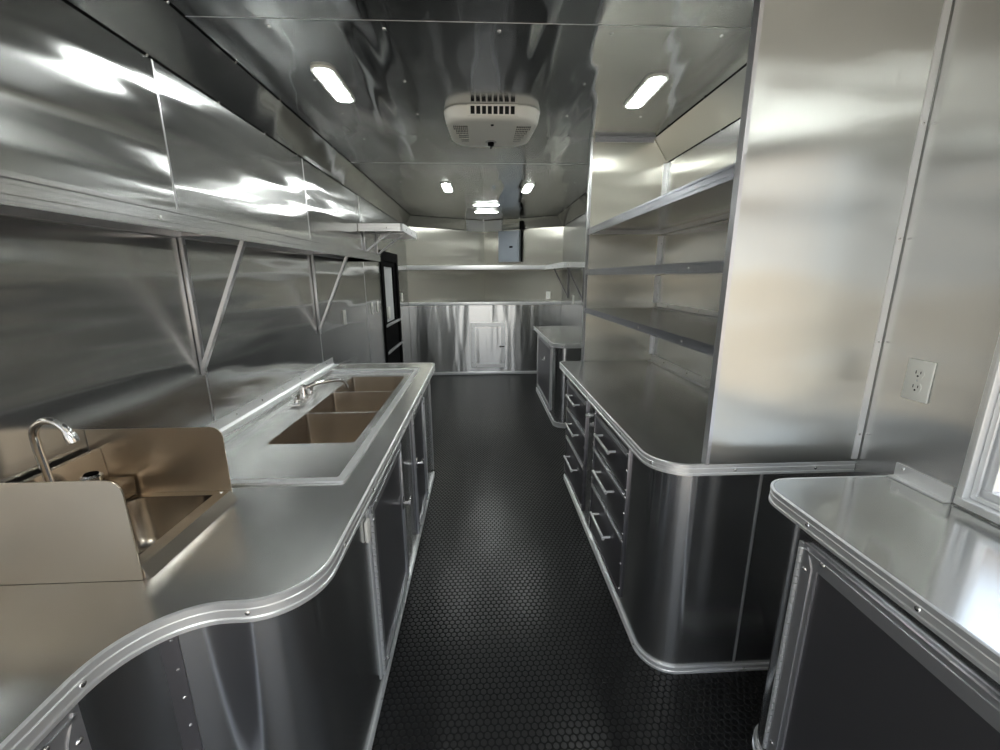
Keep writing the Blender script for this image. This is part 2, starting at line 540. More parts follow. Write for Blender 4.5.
# black entry door in the left wall
d = obj('door_1', BM(), 'black', kind='structure')
bm = BM()
fx = XL+.018
box(bm, XL-.04, fx, DY0, DY0+.10, 0, DZ, .004); box(bm, XL-.04, fx, DY1-.10, DY1, 0, DZ, .004)
box(bm, XL-.04, fx, DY0+.10, DY1-.10, DZ-.11, DZ, .004)
box(bm, XL-.04, XL-.004, DY0+.10, DY1-.10, 0, .98)
box(bm, XL-.04, XL-.004, DY0+.10, 4.90, .98, DZ-.11); box(bm, XL-.04, XL-.004, 5.40, DY1-.10, .98, DZ-.11)
box(bm, XL-.04, XL-.004, 4.90, 5.40, 1.62, DZ-.11)
bm.to_mesh(d.data); bm.free()
bm = BM(); box(bm, XL-.03, XL-.024, 4.90, 5.40, .98, 1.62)
obj('door_glass', bm, 'frost', d)
bm = BM()
for z in (.96, .65): box(bm, XL, XL+.025, 4.74, 5.58, z-.014, z+.014, .004)
obj('door_bar', bm, 'trim_dark', d)
bm = BM(); box(bm, XL, XL+.03, 4.86, 4.95, 1.03, 1.17, .008)
obj('door_latch', bm, 'white', d)

# serving window in the right wall
w = obj('window_1', BM(), 'trim', kind='structure')
bm = BM()
def win_rect(bm, x0, x1, y0, y1, z0, z1, t):
    box(bm, x0, x1, y0, y1, z0, z0+t, .002); box(bm, x0, x1, y0, y1, z1-t, z1, .002)
    box(bm, x0, x1, y0, y0+t, z0+t, z1-t, .002); box(bm, x0, x1, y1-t, y1, z0+t, z1-t, .002)
win_rect(bm, XR-.004, XR-.0005, WY0-.025, WY1+.025, WZ0-.025, WZ1+.025, .024)
win_rect(bm, XR-.022, XR+.05, WY0-.002, WY1+.002, WZ0-.002, WZ1+.002, .007)
win_rect(bm, XR-.004, XR+.004, WY0+.006, WY1-.006, WZ0+.006, WZ1-.006, .012)
win_rect(bm, XR+.010, XR+.040, WY0+.006, WY1-.006, WZ0+.006, WZ1-.006, .030)
bm.to_mesh(w.data); bm.free()
bm = BM(); box(bm, XR+.022, XR+.027, WY0+.035, WY1-.035, WZ0+.035, WZ1-.035)
obj('window_glass', bm, 'glass', w)
bm = BM(); box(bm, XR+.012, XR+.038, -.12, -.07, WZ0+.036, WZ1-.036, .002)
obj('sash_stile', bm, 'trim', w)

# ------------------------------------------------------------------ framed cabinet doors and drawers
def frame_mtx(o, u, n):
    """Local x along u, y out of the face, z up."""
    u = Vector((*u, 0)).normalized(); n = Vector((*n, 0)).normalized()
    m = Matrix((u, n, Vector((0, 0, 1)))).transposed().to_4x4()
    m.translation = o
    return m
def add_m(bm, m):
    for v in bm.verts: v.co = m @ v.co
    return bm
def door_part(parent, name, o, u, n, w, h, fw=.045, hinge='left', latch=None, mat='door', fmat='trim_dark', outset=.004):
    m = frame_mtx(Vector(o), u, n)
    bm = BM(); box(bm, 0, w, -.004, outset, 0, h)
    d = obj(name, add_m(bm, m), mat, parent)
    bm = BM()
    t0, t1 = outset, outset+.006
    def rail(pts):
        prism(bm, [(x, t0, z) for x, z in pts], (0, t1-t0, 0))
        inner = []
        cx = sum(p[0] for p in pts)/4; cz = sum(p[1] for p in pts)/4
        for x, z in pts:
            inner.append((cx+(x-cx)*.985 if abs(pts[1][0]-pts[0][0]) > fw*2 else cx+(x-cx)*.45, cz+(z-cz)*.985 if abs(pts[1][0]-pts[0][0]) <= fw*2 else cz+(z-cz)*.45))
        prism(bm, [(x, t1, z) for x, z in inner], (0, .003, 0))
    f = fw
    rail([(0, 0), (w, 0), (w-f, f), (f, f)])
    rail([(f, h-f), (w-f, h-f), (w, h), (0, h)])
    rail([(0, 0), (f, f), (f, h-f), (0, h)])
    rail([(w-f, f), (w, 0), (w, h), (w-f, h-f)])
    for x, z in ((f*.35, h-f*1.35), (f*1.35, h-f*.35), (w-f*.35, h-f*1.35), (w-f*1.35, h-f*.35), (f*.35, f*1.35), (f*1.35, f*.35), (w-f*.35, f*1.35), (w-f*1.35, f*.35)):
        dome(bm, (x, t1+.002, z), (0, 1, 0), .007, .005)
    obj('frame', add_m(bm, m), fmat, d)
    if hinge:
        bm = BM()
        hx = -.006 if hinge == 'left' else w+.006
        k = int((h-.03)/.022)
        for i in range(k):
            z = .015+i*.022
            lathe(bm, (hx, t1+.002, z), (0, 0, 1), [(.0055, 0), (.0055, .0185)], 8)
        box(bm, hx-.018, hx+.018, 0, .004, .01, h-.01)
        obj('hinge', add_m(bm, m), 'trim', d)
    if latch is not None:
        bm = BM()
        lx, lz = latch
        box(bm, lx-.012, lx+.012, t1, t1+.006, lz-.03, lz+.03, .002)
        lathe(bm, (lx, t1+.006, lz), (0, 1, 0), [(.008, 0), (.008, .022), (.010, .024), (.010, .032)], 12)
        box(bm, lx-.006, lx+.05, t1+.024, t1+.032, lz-.006, lz+.006, .002)
        obj('latch', add_m(bm, m), 'chrome', d)
    return d

# ------------------------------------------------------------------ left base cabinet and counter
ZL = .88
def left_path(dx):
    """Front line of the left counter, from far end to near end; dx = inset."""
    xe = -.352-dx
    p = [(XL+.002, 3.05-dx)]
    p += [(xe-.05, 3.05-dx)]+arc(xe-.045, 3.005-dx, .045, 80, 0, 6)
    r = .13
    yc = .72+dx
    p += arc(xe-r, yc+r, r, 0, -90, 14)
    r2 = .16
    xi = -.667-dx
    p += arc(xi+r2, yc-r2-.0, r2, 90, 180, 14)
    p += [(xi, -1.05)]
    return p
lp = left_path(0)
hs = (-.975, -.752, .812, 1.094)          # hand sink cut-out
ts = (-1.045, -.445, 1.212, 2.83)          # three-bowl sink cut-out
ct = obj('countertop', poly_prism(BM(), [lp+[(XL+.002, -1.05)], rrect(hs[0], hs[1], hs[2], hs[3], .02), rrect(ts[0], ts[1], ts[2], ts[3], .01)], ZL-.035, ZL), 'counter')
tag(ct, 'long stainless countertop along the left wall with an S-curved near edge', 'countertop')
edge_trim(ct, lp, ZL, .047, .27)
# wall angle behind the left counter
bm = BM()
box(bm, XL+.001, XL+.005, 1.18, 3.02, ZL+.001, ZL+.055); box(bm, XL+.005, XL+.045, 1.23, 3.02, ZL+.001, ZL+.005)
prism(bm, [(XL+.005, 1.23, ZL+.005), (XL+.014, 1.23, ZL+.005), (XL+.005, 1.23, ZL+.016)], (0, 1.79, 0))
for k in range(8): dome(bm, (XL+.005, 1.35+k*.22, ZL+.036), (1, 0, 0), .006, .003)
obj('wall_angle', bm, 'trim', ct)
cp = left_path(.036)
cabL = obj('base_cabinet', poly_prism(BM(), [cp+[(XL+.004, -1.05)]], .003, ZL-.036, False), 'body')
tag(cabL, 'long stainless base cabinet under the left counter with rounded corners and framed doors', 'cabinet')
kick_strip(cabL, cp)
xf = -.388
door_part(cabL, 'door', (xf, 1.265, .06), (0, 1), (1, 0), .545, .70, hinge='left', latch=(.50, .42))
door_part(cabL, 'door', (xf, 2.14, .06), (0, 1), (1, 0), .42, .72, hinge='right', latch=(.05, .42))
# face seam strips
bm = BM(); box(bm, xf-.001, xf+.004, 1.815, 1.835, .05, .82); obj('seam_strip', bm, 'trim_dark', cabL)
bm = BM(); box(bm, xf-.001, xf+.004, 2.985, 3.0, .05, .82)
obj('seam_strip', bm, 'trim_dark', cabL)
# the near, narrow stretch: seam strip on the curve and a door
bm = BM()
ncv = arc(-.703+.16, .756-.16, .16, 122, 133, 3)
sweep(bm, ncv, [(0, .03), (.004, .03), (.004, .84), (0, .84)])
for k in range(11): 
    p = ncv[1]
    q = Vector((p[0]+.543, p[1]-.596)).normalized()
    dome(bm, (p[0]-q.x*.004*1, p[1]-q.y*.004, .06+k*.073), (-q.x, -q.y, 0), .004, .003)
obj('seam_strip', bm, 'door', cabL)
door_part(cabL, 'door', (-.703, -.25, .06), (0, 1), (1, 0), .84, .74, hinge=None)
# white tag by the hinge
tg = BM(); box(tg, xf+.0005, xf+.014, 1.205, 1.24, .66, .735, .006)
t_ = obj('hang_tag', tg, 'cable'); tag(t_, 'small white tag stuck beside the door hinge under the left counter', 'tag')

# hand sink with splash guards
hsk = empty('hand_sink', (-.9, .79, ZL))
tag(hsk, 'small stainless hand sink with upright splash guards on the left counter', 'sink')
def child(o, root):
    o.parent = root
    o.matrix_parent_inverse = Matrix.Translation(root.location).inverted()
    return o
def up_sheet(y, z0, z1, x0, x1, r, t=.003, lean=0):
    pts = [(x0, z0), (x1, z0), (x1-lean, z1-r)]+[(x1-lean-r+r*math.cos(math.radians(a)), z1-r+r*math.sin(math.radians(a))) for a in (22, 45, 67, 90)]+[(x0, z1)]
    return prism(BM(), [(x, y, z) for x, z in pts], (0, t, 0))
HX = -.722
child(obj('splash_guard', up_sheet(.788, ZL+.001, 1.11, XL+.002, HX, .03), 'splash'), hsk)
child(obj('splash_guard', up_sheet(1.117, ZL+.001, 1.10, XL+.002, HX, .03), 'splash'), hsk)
bm = BM()
prism(bm, [(XL+.03, .792, ZL+.02), (XL+.045, .792, ZL+.02), (XL+.032, .792, 1.045), (XL+.017, .792, 1.045)], (0, .324, 0))
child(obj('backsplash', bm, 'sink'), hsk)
# rim (sloped flange in front) and bowl
bm = BM()
zr = ZL+.03
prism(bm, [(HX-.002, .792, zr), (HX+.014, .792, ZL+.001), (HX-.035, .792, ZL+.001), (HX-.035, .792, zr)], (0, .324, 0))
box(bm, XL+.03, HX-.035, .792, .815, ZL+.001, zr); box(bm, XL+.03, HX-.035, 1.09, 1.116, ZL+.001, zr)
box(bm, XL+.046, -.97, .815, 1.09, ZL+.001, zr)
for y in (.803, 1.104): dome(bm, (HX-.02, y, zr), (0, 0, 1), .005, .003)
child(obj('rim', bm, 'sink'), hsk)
zl = zr+.055
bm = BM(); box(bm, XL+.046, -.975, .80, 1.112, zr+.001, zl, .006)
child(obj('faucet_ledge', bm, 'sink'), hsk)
def bowl(bm, x0, x1, y0, y1, ztop, depth, r=.04, t=.002, flare=.0):
    loops = []
    for f, ins, rr in ((0, 0, r), (.25, .004, r), (.8, .012, r), (.93, .024, r), (1, .055, r)):
        lp_ = rrect(x0+ins, x1-ins, y0+ins, y1-ins, rr, 6)
        loops.append([bm.verts.new((x, y, ztop-depth*f)) for x, y in lp_])
    for i in range(len(loops)-1):
        n = len(loops[i])
        for k in range(n):
            bm.faces.new((loops[i][k], loops[i][(k+1) % n], loops[i+1][(k+1) % n], loops[i+1][k]))
    bm.faces.new(loops[-1])
    return bm
bm = BM()
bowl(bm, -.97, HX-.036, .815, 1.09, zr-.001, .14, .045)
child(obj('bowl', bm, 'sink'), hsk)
# goose-neck faucet and its two knobs
fa = empty('faucet', (-1.022, .95, zl)); tag(fa, 'chrome goose-neck faucet on the hand sink', 'faucet')
bm = BM()
pts = [(-1.022, .95, zl), (-1.03, .95, 1.04), (-1.036, .95, 1.115)]+[(-.99+.046*math.cos(math.radians(a)), .95-.012*(180-a)/170, 1.138+.048*math.sin(math.radians(a))) for a in range(180, 9, -15)]
endp = pts[-1]
tube(bm, pts, .0085, 14)
child(obj('spout', bm, 'chrome'), fa)
bm = BM(); lathe(bm, (endp[0], endp[1], endp[2]+.006), (.25, 0, -1), [(.010, 0), (.0115, .004), (.0115, .022), (.009, .024)], 16)
child(obj('aerator', bm, 'chrome'), fa)
bm = BM(); lathe(bm, (-1.022, .95, zl), (0, 0, 1), [(.022, 0), (.022, .004), (.013, .01), (.012, .03)], 18)
child(obj('base_flange', bm, 'chrome'), fa)
for y in (.88, 1.02):
    bm = BM(); lathe(bm, (-1.0, y, zl), (0, 0, 1), [(.016, 0), (.012, .012), (.012, .028), (.021, .032), (.023, .045), (.017, .050)], 16)
    k_ = child(obj('knob', bm, 'chrome'), fa)
    bm = BM(); lathe(bm, (-1.0, y, zl+.050), (0, 0, 1), [(.016, 0), (.014, .003)], 16)
    obj('cap', bm, 'black', k_)

# three-bowl sink
tsk = empty('three_bowl_sink', (-.75, 2.0, ZL))
tag(tsk, 'three-bowl stainless sink with drainboards set into the left counter', 'sink')
X0, X1, Y0, Y1 = ts
bw = [(1.555, 1.930), (1.942, 2.304), (2.316, 2.675)]
bx0, bx1 = -.845, -.505
zt = ZL-.012
deck = poly_prism(BM(), [rrect(X0+.002, X1-.002, Y0+.002, Y1-.002, .01)]+[rrect(bx0, bx1, a, b, .014) for a, b in bw], zt-.004, zt)
child(obj('deck', deck, 'counter'), tsk)
bm = BM()
rimp = rrect(X0-.012, X1+.012, Y0-.012, Y1+.012, .015, 4)
rimi = rrect(X0+.014, X1-.014, Y0+.014, Y1-.014, .008, 4)
poly_prism(bm, [rimp, rimi], ZL+.0005, ZL+.007)
child(obj('rim', bm, 'trim'), tsk)
bm = BM(); poly_prism(bm, [rrect(X0+.004, X1-.004, Y0+.004, Y1-.004, .008, 4), rimi], zt, ZL+.001)
child(obj('inner_lip', bm, 'counter'), tsk)
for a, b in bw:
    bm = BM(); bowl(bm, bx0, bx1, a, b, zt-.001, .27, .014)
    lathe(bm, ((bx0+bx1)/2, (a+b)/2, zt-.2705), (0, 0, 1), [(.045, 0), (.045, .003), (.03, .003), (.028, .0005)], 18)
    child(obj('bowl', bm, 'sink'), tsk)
fb = empty('swing_faucet', (-.93, 2.13, zt)); tag(fb, 'chrome deck faucet with two handles behind the three sink bowls', 'faucet')
bm = BM()
box(bm, -.955, -.905, 2.02, 2.24, zt, zt+.022, .006)
lathe(bm, (-.93, 2.13, zt+.02), (0, 0, 1), [(.022, 0), (.02, .03), (.014, .045), (.014, .07)], 16)
child(obj('body', bm, 'chrome'), fb)
bm = BM()
tube(bm, [(-.93, 2.13, zt+.06), (-.92, 2.138, zt+.075), (-.88, 2.17, zt+.088), (-.82, 2.21, zt+.092), (-.775, 2.245, zt+.088), (-.755, 2.26, zt+.07), (-.75, 2.265, zt+.035)], .010, 12)
child(obj('spout', bm, 'chrome'), fb)
for y in (2.045, 2.215):
    bm = BM(); lathe(bm, (-.93, y, zt+.02), (0, 0, 1), [(.017, 0), (.013, .012), (.013, .03), (.018, .034), (.018, .044)], 14)
    box(bm, -.937, -.923, y-.035, y+.035, zt+.056, zt+.066, .003)
    child(obj('handle', bm, 'chrome'), fb)

# ------------------------------------------------------------------ left wall shelf with brackets
SX, SZ0, SZ1 = -.80, 1.622, 1.678
sh = obj('wall_shelf', BM(), 'counter')
bm = BM(); box(bm, XL+.002, SX-.004, -1.2, 3.50, SZ1-.012, SZ1-.004)
bm.to_mesh(sh.data); bm.free()
tag(sh, 'long stainless shelf on the left wall above the sinks', 'shelf')
def fascia(parent, path, z0, z1, riv=.4, start=None, mat='trim'):
    h = z1-z0
    bm = BM(); sweep(bm, path, [(0, z0), (.006, z0), (.006, z0+h*.12), (.003, z0+h*.15), (.003, z0+h*.3), (.0045, z0+h*.33), (.0045, z0+h*.62), (.003, z0+h*.65), (.003, z0+h*.78), (.007, z0+h*.82), (.007, z1), (0, z1)])
    for p, n in along(path, riv, start): dome(bm, (p.x+n.x*.004, p.y+n.y*.004, z0+h*.45), (n.x, n.y, 0), .006, .004)
    return obj('front_edge', bm, mat, parent)
fascia(sh, [(XL+.005, 3.505), (SX-.02, 3.505)]+arc(SX-.02, 3.485, .02, 90, 0, 4)+[(SX, -1.2)], SZ0, SZ1, .48, None, 'fascia_light')
bm = BM(); box(bm, XL+.001, XL+.022, -1.2, 3.49, SZ1-.036, SZ1-.013); obj('wall_rail', bm, 'trim_dark', sh)
def bracket(parent, y, xw, xt, zb, zt_, s=1, mat='trim_dark'):
    """Triangular bracket: wall upright, arm under the shelf, diagonal brace."""
    bm = BM()
    box(bm, *sorted((xw+s*.002, xw+s*.018)), y-.009, y+.009, zb, zt_, .002)
    box(bm, *sorted((xw+s*.018, xt)), y-.012, y+.012, zt_-.018, zt_, .002)
    d1 = Vector((xw+s*.012, y, zb+.03)); d2 = Vector((xt-s*.02, y, zt_-.02))
    t = (d2-d1).normalized(); nn = Vector((-t.z, 0, t.x))*.007
    prism(bm, [d1-nn+Vector((0, -.010, 0)), d2-nn+Vector((0, -.010, 0)), d2+nn+Vector((0, -.010, 0)), d1+nn+Vector((0, -.010, 0))], (0, .020, 0))
    for z in (zb+.012, zb+.28, zt_-.05): dome(bm, (xw+s*.018, y, z), (s, 0, 0), .005, .003)
    return obj('bracket', bm, mat, parent)
for y in (.42, 1.62, 2.815): bracket(sh, y, XL, SX-.03, 1.135, SZ1-.013)
# short shelf over the door
HZ0, HZ1, HX1 = 1.90, 1.965, -.69
hi = obj('wall_shelf', BM(), 'counter')
bm = BM(); box(bm, XL+.002, HX1-.004, 3.955, 4.79, HZ1-.012, HZ1-.004)
bm.to_mesh(hi.data); bm.free()
tag(hi, 'short high shelf on the left wall just before the black door', 'shelf')
fascia(hi, [(XL+.005, 4.795), (HX1-.03, 4.795)]+arc(HX1-.03, 4.765, .03, 90, 0, 5)+arc(HX1-.03, 3.98, .03, 0, -90, 5)+[(XL+.005, 3.95)], HZ0, HZ1, .3)
for y in (4.10, 4.58): bracket(hi, y, XL, HX1-.09, 1.70, HZ1-.013, mat='trim_dark')

# ------------------------------------------------------------------ right drawer cabinet, counter and shelving
ZR = .905
def right_path(dx, yfar=2.915, x0=.557, yn=1.217, xend=XR-.002, r=.125):
    x = x0+dx; y = yn+dx
    return [(xend, y)]+arc(x+r, y+r, r, -90, -180, 14)+arc(x+.05, yfar-.05, .05, 180, 100, 6)
rpth = right_path(0)
ctr = obj('countertop', poly_prism(BM(), [rpth+[(XR-.002, 2.915)]], ZR-.035, ZR), 'counter_right')
tag(ctr, 'stainless countertop with a rounded corner below the right-hand shelving', 'countertop')
edge_trim(ctr, rpth, ZR, .04, .27)
cpr = right_path(.058)
cabR = obj('drawer_cabinet', poly_prism(BM(), [cpr+[(XR-.002, 2.91)]], .003, ZR-.036), 'body')
tag(cabR, 'stainless base cabinet with two banks of three drawers and a rounded corner', 'cabinet')
kick_strip(cabR, cpr)
bm = BM(); box(bm, .955, .961, 1.271, 1.276, .035, .855)
obj('seam_strip', bm, 'trim_dark', cabR)
xr = .615
def drawer(parent, y0, y1, z0, z1):
    m = frame_mtx(Vector((xr, y0, z0)), (0, 1), (-1, 0))
    w_, h_ = y1-y0, z1-z0
    bm = BM(); box(bm, .012, w_-.012, -.004, .006, .008, h_-.008, .002)
    d = obj('drawer', add_m(bm, m), 'door', parent)
    bm = BM(); prism(bm, [(0, .004, h_-.03), (w_, .004, h_-.03), (w_, .004, h_-.004), (0, .004, h_-.004)], (0, .006, 0))
    prism(bm, [(.01, .010, h_-.022), (w_-.01, .010, h_-.022), (w_-.01, .010, h_-.012), (.01, .010, h_-.012)], (0, .004, 0))
    obj('top_rail', add_m(bm, m), 'trim_dark', d)
    bm = BM()
    a, b = w_*.32, w_*.72
    zc_ = h_*.62
    for q in (a, b): tube(bm, [(q, .005, zc_), (q, .042, zc_)], .006, 10)
    tube(bm, [(a-.014, .044, zc_), (b+.014, .044, zc_)], .0075, 12)
    obj('handle', add_m(bm, m), 'handle', d)
    return d
for y0, y1 in ((1.585, 2.12), (2.30, 2.85)):
    for z0, z1 in ((.085, .375), (.375, .59), (.59, .785)): drawer(cabR, y0+.013, y1-.013, z0, z1)
    bm = BM()
    for y in (y0, y1-.012):
        box(bm, xr-.010, xr+.001, y, y+.012, .075, .80, .002)
        for z in (.12, .25, .36, .40, .5, .575, .61, .7, .775): dome(bm, (xr-.010, y+.006, z), (-1, 0, 0), .006, .005)
    box(bm, xr-.009, xr+.001, y0+.012, y1-.012, .075, .09, .001)
    obj('drawer_frame', bm, 'door', cabR)
bm = BM()
for y, z in ((2.155, .70), (2.255, .72)):
    obj('lock', lathe(BM(), (xr, y, z), (-1, 0, 0), [(.014, 0), (.014, .006), (.009, .01), (.009, .022)], 12), 'handle', cabR)

# shelving: near and far side panels with three shelves between
PX = .720
su = empty('shelving_unit', (.97, 2.06, ZR)); tag(su, 'tall stainless shelving with two full-height side panels and three shelves', 'shelving')
bm = BM(); box(bm, PX, XR-.001, 1.210, 1.230, ZR+.001, ZC-.001)
pn = child(obj('side_panel', bm, 'panel'), su)
bm = BM(); box(bm, PX, XR-.001, 2.895, 2.917, ZR+.001, ZC-.001)
pf = child(obj('side_panel', bm, 'panel_far_lit'), su)
def sub(o, part):
    o.parent = part
    return o
bm = poly_prism(BM(), [[(PX-.005, 1.206), (PX+.007, 1.206), (PX+.007, 1.2095), (PX-.0005, 1.2095), (PX-.0005, 1.2305), (PX+.02, 1.2305), (PX+.02, 1.234), (PX-.005, 1.234)]], ZR+.001, ZC-.001)
sub(obj('edge_channel', bm, 'trim_dark', None), pn)
bm = poly_prism(BM(), [[(PX-.005, 2.89), (PX+.010, 2.89), (PX+.010, 2.8945), (PX-.0005, 2.8945), (PX-.0005, 2.921), (PX-.005, 2.921)]], ZR+.001, ZC-.001)
for k in range(9): dome(bm, (PX-.005, 2.905, 1.0+k*.15), (-1, 0, 0), .005, .003)
sub(obj('edge_channel', bm, 'trim_dark', None), pf)
for zb, ztp in ((1.764, 1.806), (1.507, 1.544), (1.256, 1.290)):
    bm = BM(); box(bm, PX+.002, XR-.001, 1.235, 2.889, ztp-.012, ztp-.006)
    s_ = child(obj('shelf', bm, 'counter_right'), su)
    e_ = fascia(s_, [(PX, 1.236), (PX, 2.888)], zb, ztp, .42, None, 'fascia')
    bm = BM()
    box(bm, XR-.022, XR-.001, 1.235, 2.889, ztp-.034, ztp-.013); box(bm, PX+.02, XR-.022, 2.871, 2.894, ztp-.034, ztp-.013)
    sub(obj('support_angle', bm, 'trim', None), s_)
bm = BM()
box(bm, XR-.005, XR-.001, 1.235, 2.875, 1.291, 1.318); box(bm, XR-.03, XR-.005, 1.235, 2.875, 1.285, 1.289)
for k in range(4): dome(bm, (XR-.005, 1.5+k*.4, 1.305), (-1, 0, 0), .006, .004)
child(obj('wall_angle', bm, 'trim'), su)
bm = BM(); box(bm, XR-.006, XR-.001, 1.235, 2.89, ZR+.001, ZR+.045); box(bm, XR-.03, XR-.006, 1.235, 2.89, ZR+.001, ZR+.006)
for k in range(5): dome(bm, (XR-.006, 1.4+k*.32, ZR+.028), (-1, 0, 0), .006, .004)
child(obj('wall_angle', bm, 'trim'), su)
bm = BM()
for z0, z1 in ((ZR+.05, 1.25), (1.32, 1.5), (1.545, 1.76), (1.81, ZW-.005)):
    box(bm, XR-.026, XR-.001, 2.89, 2.894, z0, z1); box(bm, XR-.005, XR-.001, 2.867, 2.89, z0, z1)
    for z in (z0+.05, z1-.05): dome(bm, (XR-.005, 2.878, z), (-1, 0, 0), .005, .003)
child(obj('corner_angle', bm, 'trim'), su)
bm = BM(); box(bm, PX+.02, XR-.10, 2.888, 2.894, ZC-.028, ZC-.001); box(bm, PX+.02, XR-.10, 2.86, 2.888, ZC-.006, ZC-.001)
child(obj('ceiling_angle', bm, 'trim_dark'), su)
# corner angle where the near panel meets the right wall
bm = BM(); box(bm, XR-.024, XR-.004, 1.206, 1.2095, ZR+.01, ZC-.001)
for k in range(5): dome(bm, (XR-.014, 1.206, 1.0+k*.3), (0, -1, 0), .004, .002)
child(obj('corner_angle', bm, 'trim'), su)

# ------------------------------------------------------------------ near right counter under the serving window
ZQ = .915
qpath = [(.812, -1.1)]+arc(.812+.085, 1.085-.085, .085, 180, 90, 12)+[(XR-.002, 1.085)]
qpath_in = [(.863, -1.1)]+arc(.863+.085, 1.05-.085, .085, 180, 90, 12)+[(XR-.002, 1.05)]
c2 = obj('countertop', poly_prism(BM(), [qpath+[(XR-.002, -1.1)]], ZQ-.035, ZQ), 'counter_near')
tag(c2, 'stainless countertop with a rounded corner under the serving window', 'countertop')
edge_trim(c2, qpath, ZQ, .044, .27, .1)
bm = BM()
box(bm, XR-.006, XR-.001, .93, 1.083, ZQ+.001, ZQ+.045); box(bm, XR-.024, XR-.006, .93, 1.083, ZQ+.001, ZQ+.006)
dome(bm, (XR-.006, 1.06, ZQ+.035), (-1, 0, 0), .005, .003)
obj('wall_angle', bm, 'trim', c2)
cab2 = obj('base_cabinet', poly_prism(BM(), [qpath_in+[(XR-.002, -1.1)]], .003, ZQ-.036), 'body')
tag(cab2, 'stainless base cabinet with a hinged framed door under the serving window', 'cabinet')
kick_strip(cab2, qpath_in, .035)
door_part(cab2, 'door', (.863, .94, .07), (0, -1), (-1, 0), .82, .735, fw=.05, hinge='left', latch=(.74, .4))

# ------------------------------------------------------------------ far right cabinet
ZP = .865
pp = [(XR-.002, 3.93)]+[(.79, 3.93)]+arc(.735, 3.985, .055, -60, -150, 6)+[(.685, 4.02), (.685, 5.42)]
pp = [(XR-.002, 3.92), (.80, 3.92)]+arc(.80, 4.03, .11, -90, -180, 8)+[(.69, 5.42)]
pi_ = [(XR-.002, 3.955), (.83, 3.955)]+arc(.83, 4.055, .10, -90, -180, 8)+[(.73, 5.39)]
cp3 = obj('countertop', poly_prism(BM(), [pp+[(XR-.002, 5.42)]], ZP-.03, ZP), 'counter_right')
tag(cp3, 'small stainless countertop beyond the shelving near the far end', 'countertop')
edge_trim(cp3, pp, ZP, .04, .3)
cab3 = obj('base_cabinet', poly_prism(BM(), [pi_+[(XR-.002, 5.39)]], .003, ZP-.031), 'body')
tag(cab3, 'small stainless base cabinet beyond the shelving near the far end', 'cabinet')
kick_strip(cab3, pi_, .05)
door_part(cab3, 'door', (.73, 5.30, .09), (0, -1), (-1, 0), 1.05, .70, hinge='right', latch=(.62, .48))

# ------------------------------------------------------------------ nose cabinet, counter and shelf
ZN = 1.125
nose_in = [(XR-.003, YN-.004), (XR-.003, YN+.0), (XV, YV-.004), (XL+.003, YN+.0), (XL+.003, YN-.004)]
yf = YN-.012
def nose_outline(d=.004):
    return [(XL+.003, yf), (XR-.003, yf), (XR-.003, YN-d), (XV, YV-d), (XL+.003, YN-d)]
nc = obj('nose_cabinet', poly_prism(BM(), [nose_outline()], .003, ZN-.036), 'nose_body')
tag(nc, 'full-width shiny cabinet across the far end with a small access door', 'cabinet')
kb = BM(); box(kb, XL+.004, XR-.004, yf-.010, yf, .003, .05, .003); obj('kick_strip', kb, 'trim', nc)
door_part(nc, 'door', (-.165, yf, .115), (1, 0), (0, -1), .53, .70, fw=.06, hinge=None, latch=None, mat='nose_body', fmat='trim')
bm = BM(); box(bm, .27, .35, yf-.03, yf-.011, .44, .455, .003); obj('door_latch', bm, 'black', nc)
nct = obj('nose_countertop', poly_prism(BM(), [nose_outline()], ZN-.035, ZN), 'counter_right')
tag(nct, 'wedge-shaped stainless countertop on the cabinet across the far end', 'countertop')
bm = BM(); box(bm, XL+.003, XR-.003, yf-.008, yf-.0005, ZN-.045, ZN+.004, .002); obj('edge_trim', bm, 'trim', nct)
ns = obj('nose_shelf', poly_prism(BM(), [nose_outline()], 1.648, 1.656), 'counter_right')
tag(ns, 'stainless shelf spanning the far end wall above the end cabinet', 'shelf')
bm = BM(); box(bm, XL+.004, XR-.004, yf-.006, yf-.0005, 1.600, 1.664, .002); obj('front_edge', bm, 'trim', ns)
# short shelf on the right wall beside it
rs = obj('wall_shelf', BM(), 'counter_right')
bm = BM(); box(bm, .975, XR-.002, 4.96, yf-.008, 1.648, 1.656)
bm.to_mesh(rs.data); bm.free()
tag(rs, 'stainless shelf on the right wall over the small far cabinet', 'shelf')
fascia(rs, [(XR-.004, 4.955), (.99, 4.955)]+arc(.99, 4.975, .02, -90, -180, 4)+[(.97, yf-.01)], 1.600, 1.660, .4)
bracket(rs, 5.0, XR, .985, 1.20, 1.646, -1, 'door')
bracket(rs, 5.9, XR, .985, 1.20, 1.646, -1, 'door')

# ------------------------------------------------------------------ small wall fittings
# electrical panel on the right nose wall
u = Vector((XR-XV, YN-YV, 0)).normalized()
n_ = Vector((u.y, -u.x, 0))
pm = Matrix((u, -n_, Vector((0, 0, 1)))).transposed().to_4x4() if n_.y > 0 else Matrix((u, n_, Vector((0, 0, 1)))).transposed().to_4x4()
pm.translation = Vector((.325, on_nose(.325), 1.725))
ep = obj('breaker_panel', add_m(box(BM(), 0, .36, .002, .075, 0, .465, .004), pm), 'panel_grey')
tag(ep, 'grey breaker panel on the far end wall above the shelf', 'electrical panel')
obj('door', add_m(box(BM(), .02, .34, .075, .082, .02, .445, .003), pm), 'panel_grey', ep)
obj('latch', add_m(box(BM(), .20, .255, .082, .092, .21, .235, .002), pm), 'black', ep)
obj('conduit_shade', add_m(tube(BM(), [(.385, .03, -.0), (.385, .03, .60)], .016, 10), pm), 'black', ep)  # conduit blackened to stand in for the shadow strip beside the panel
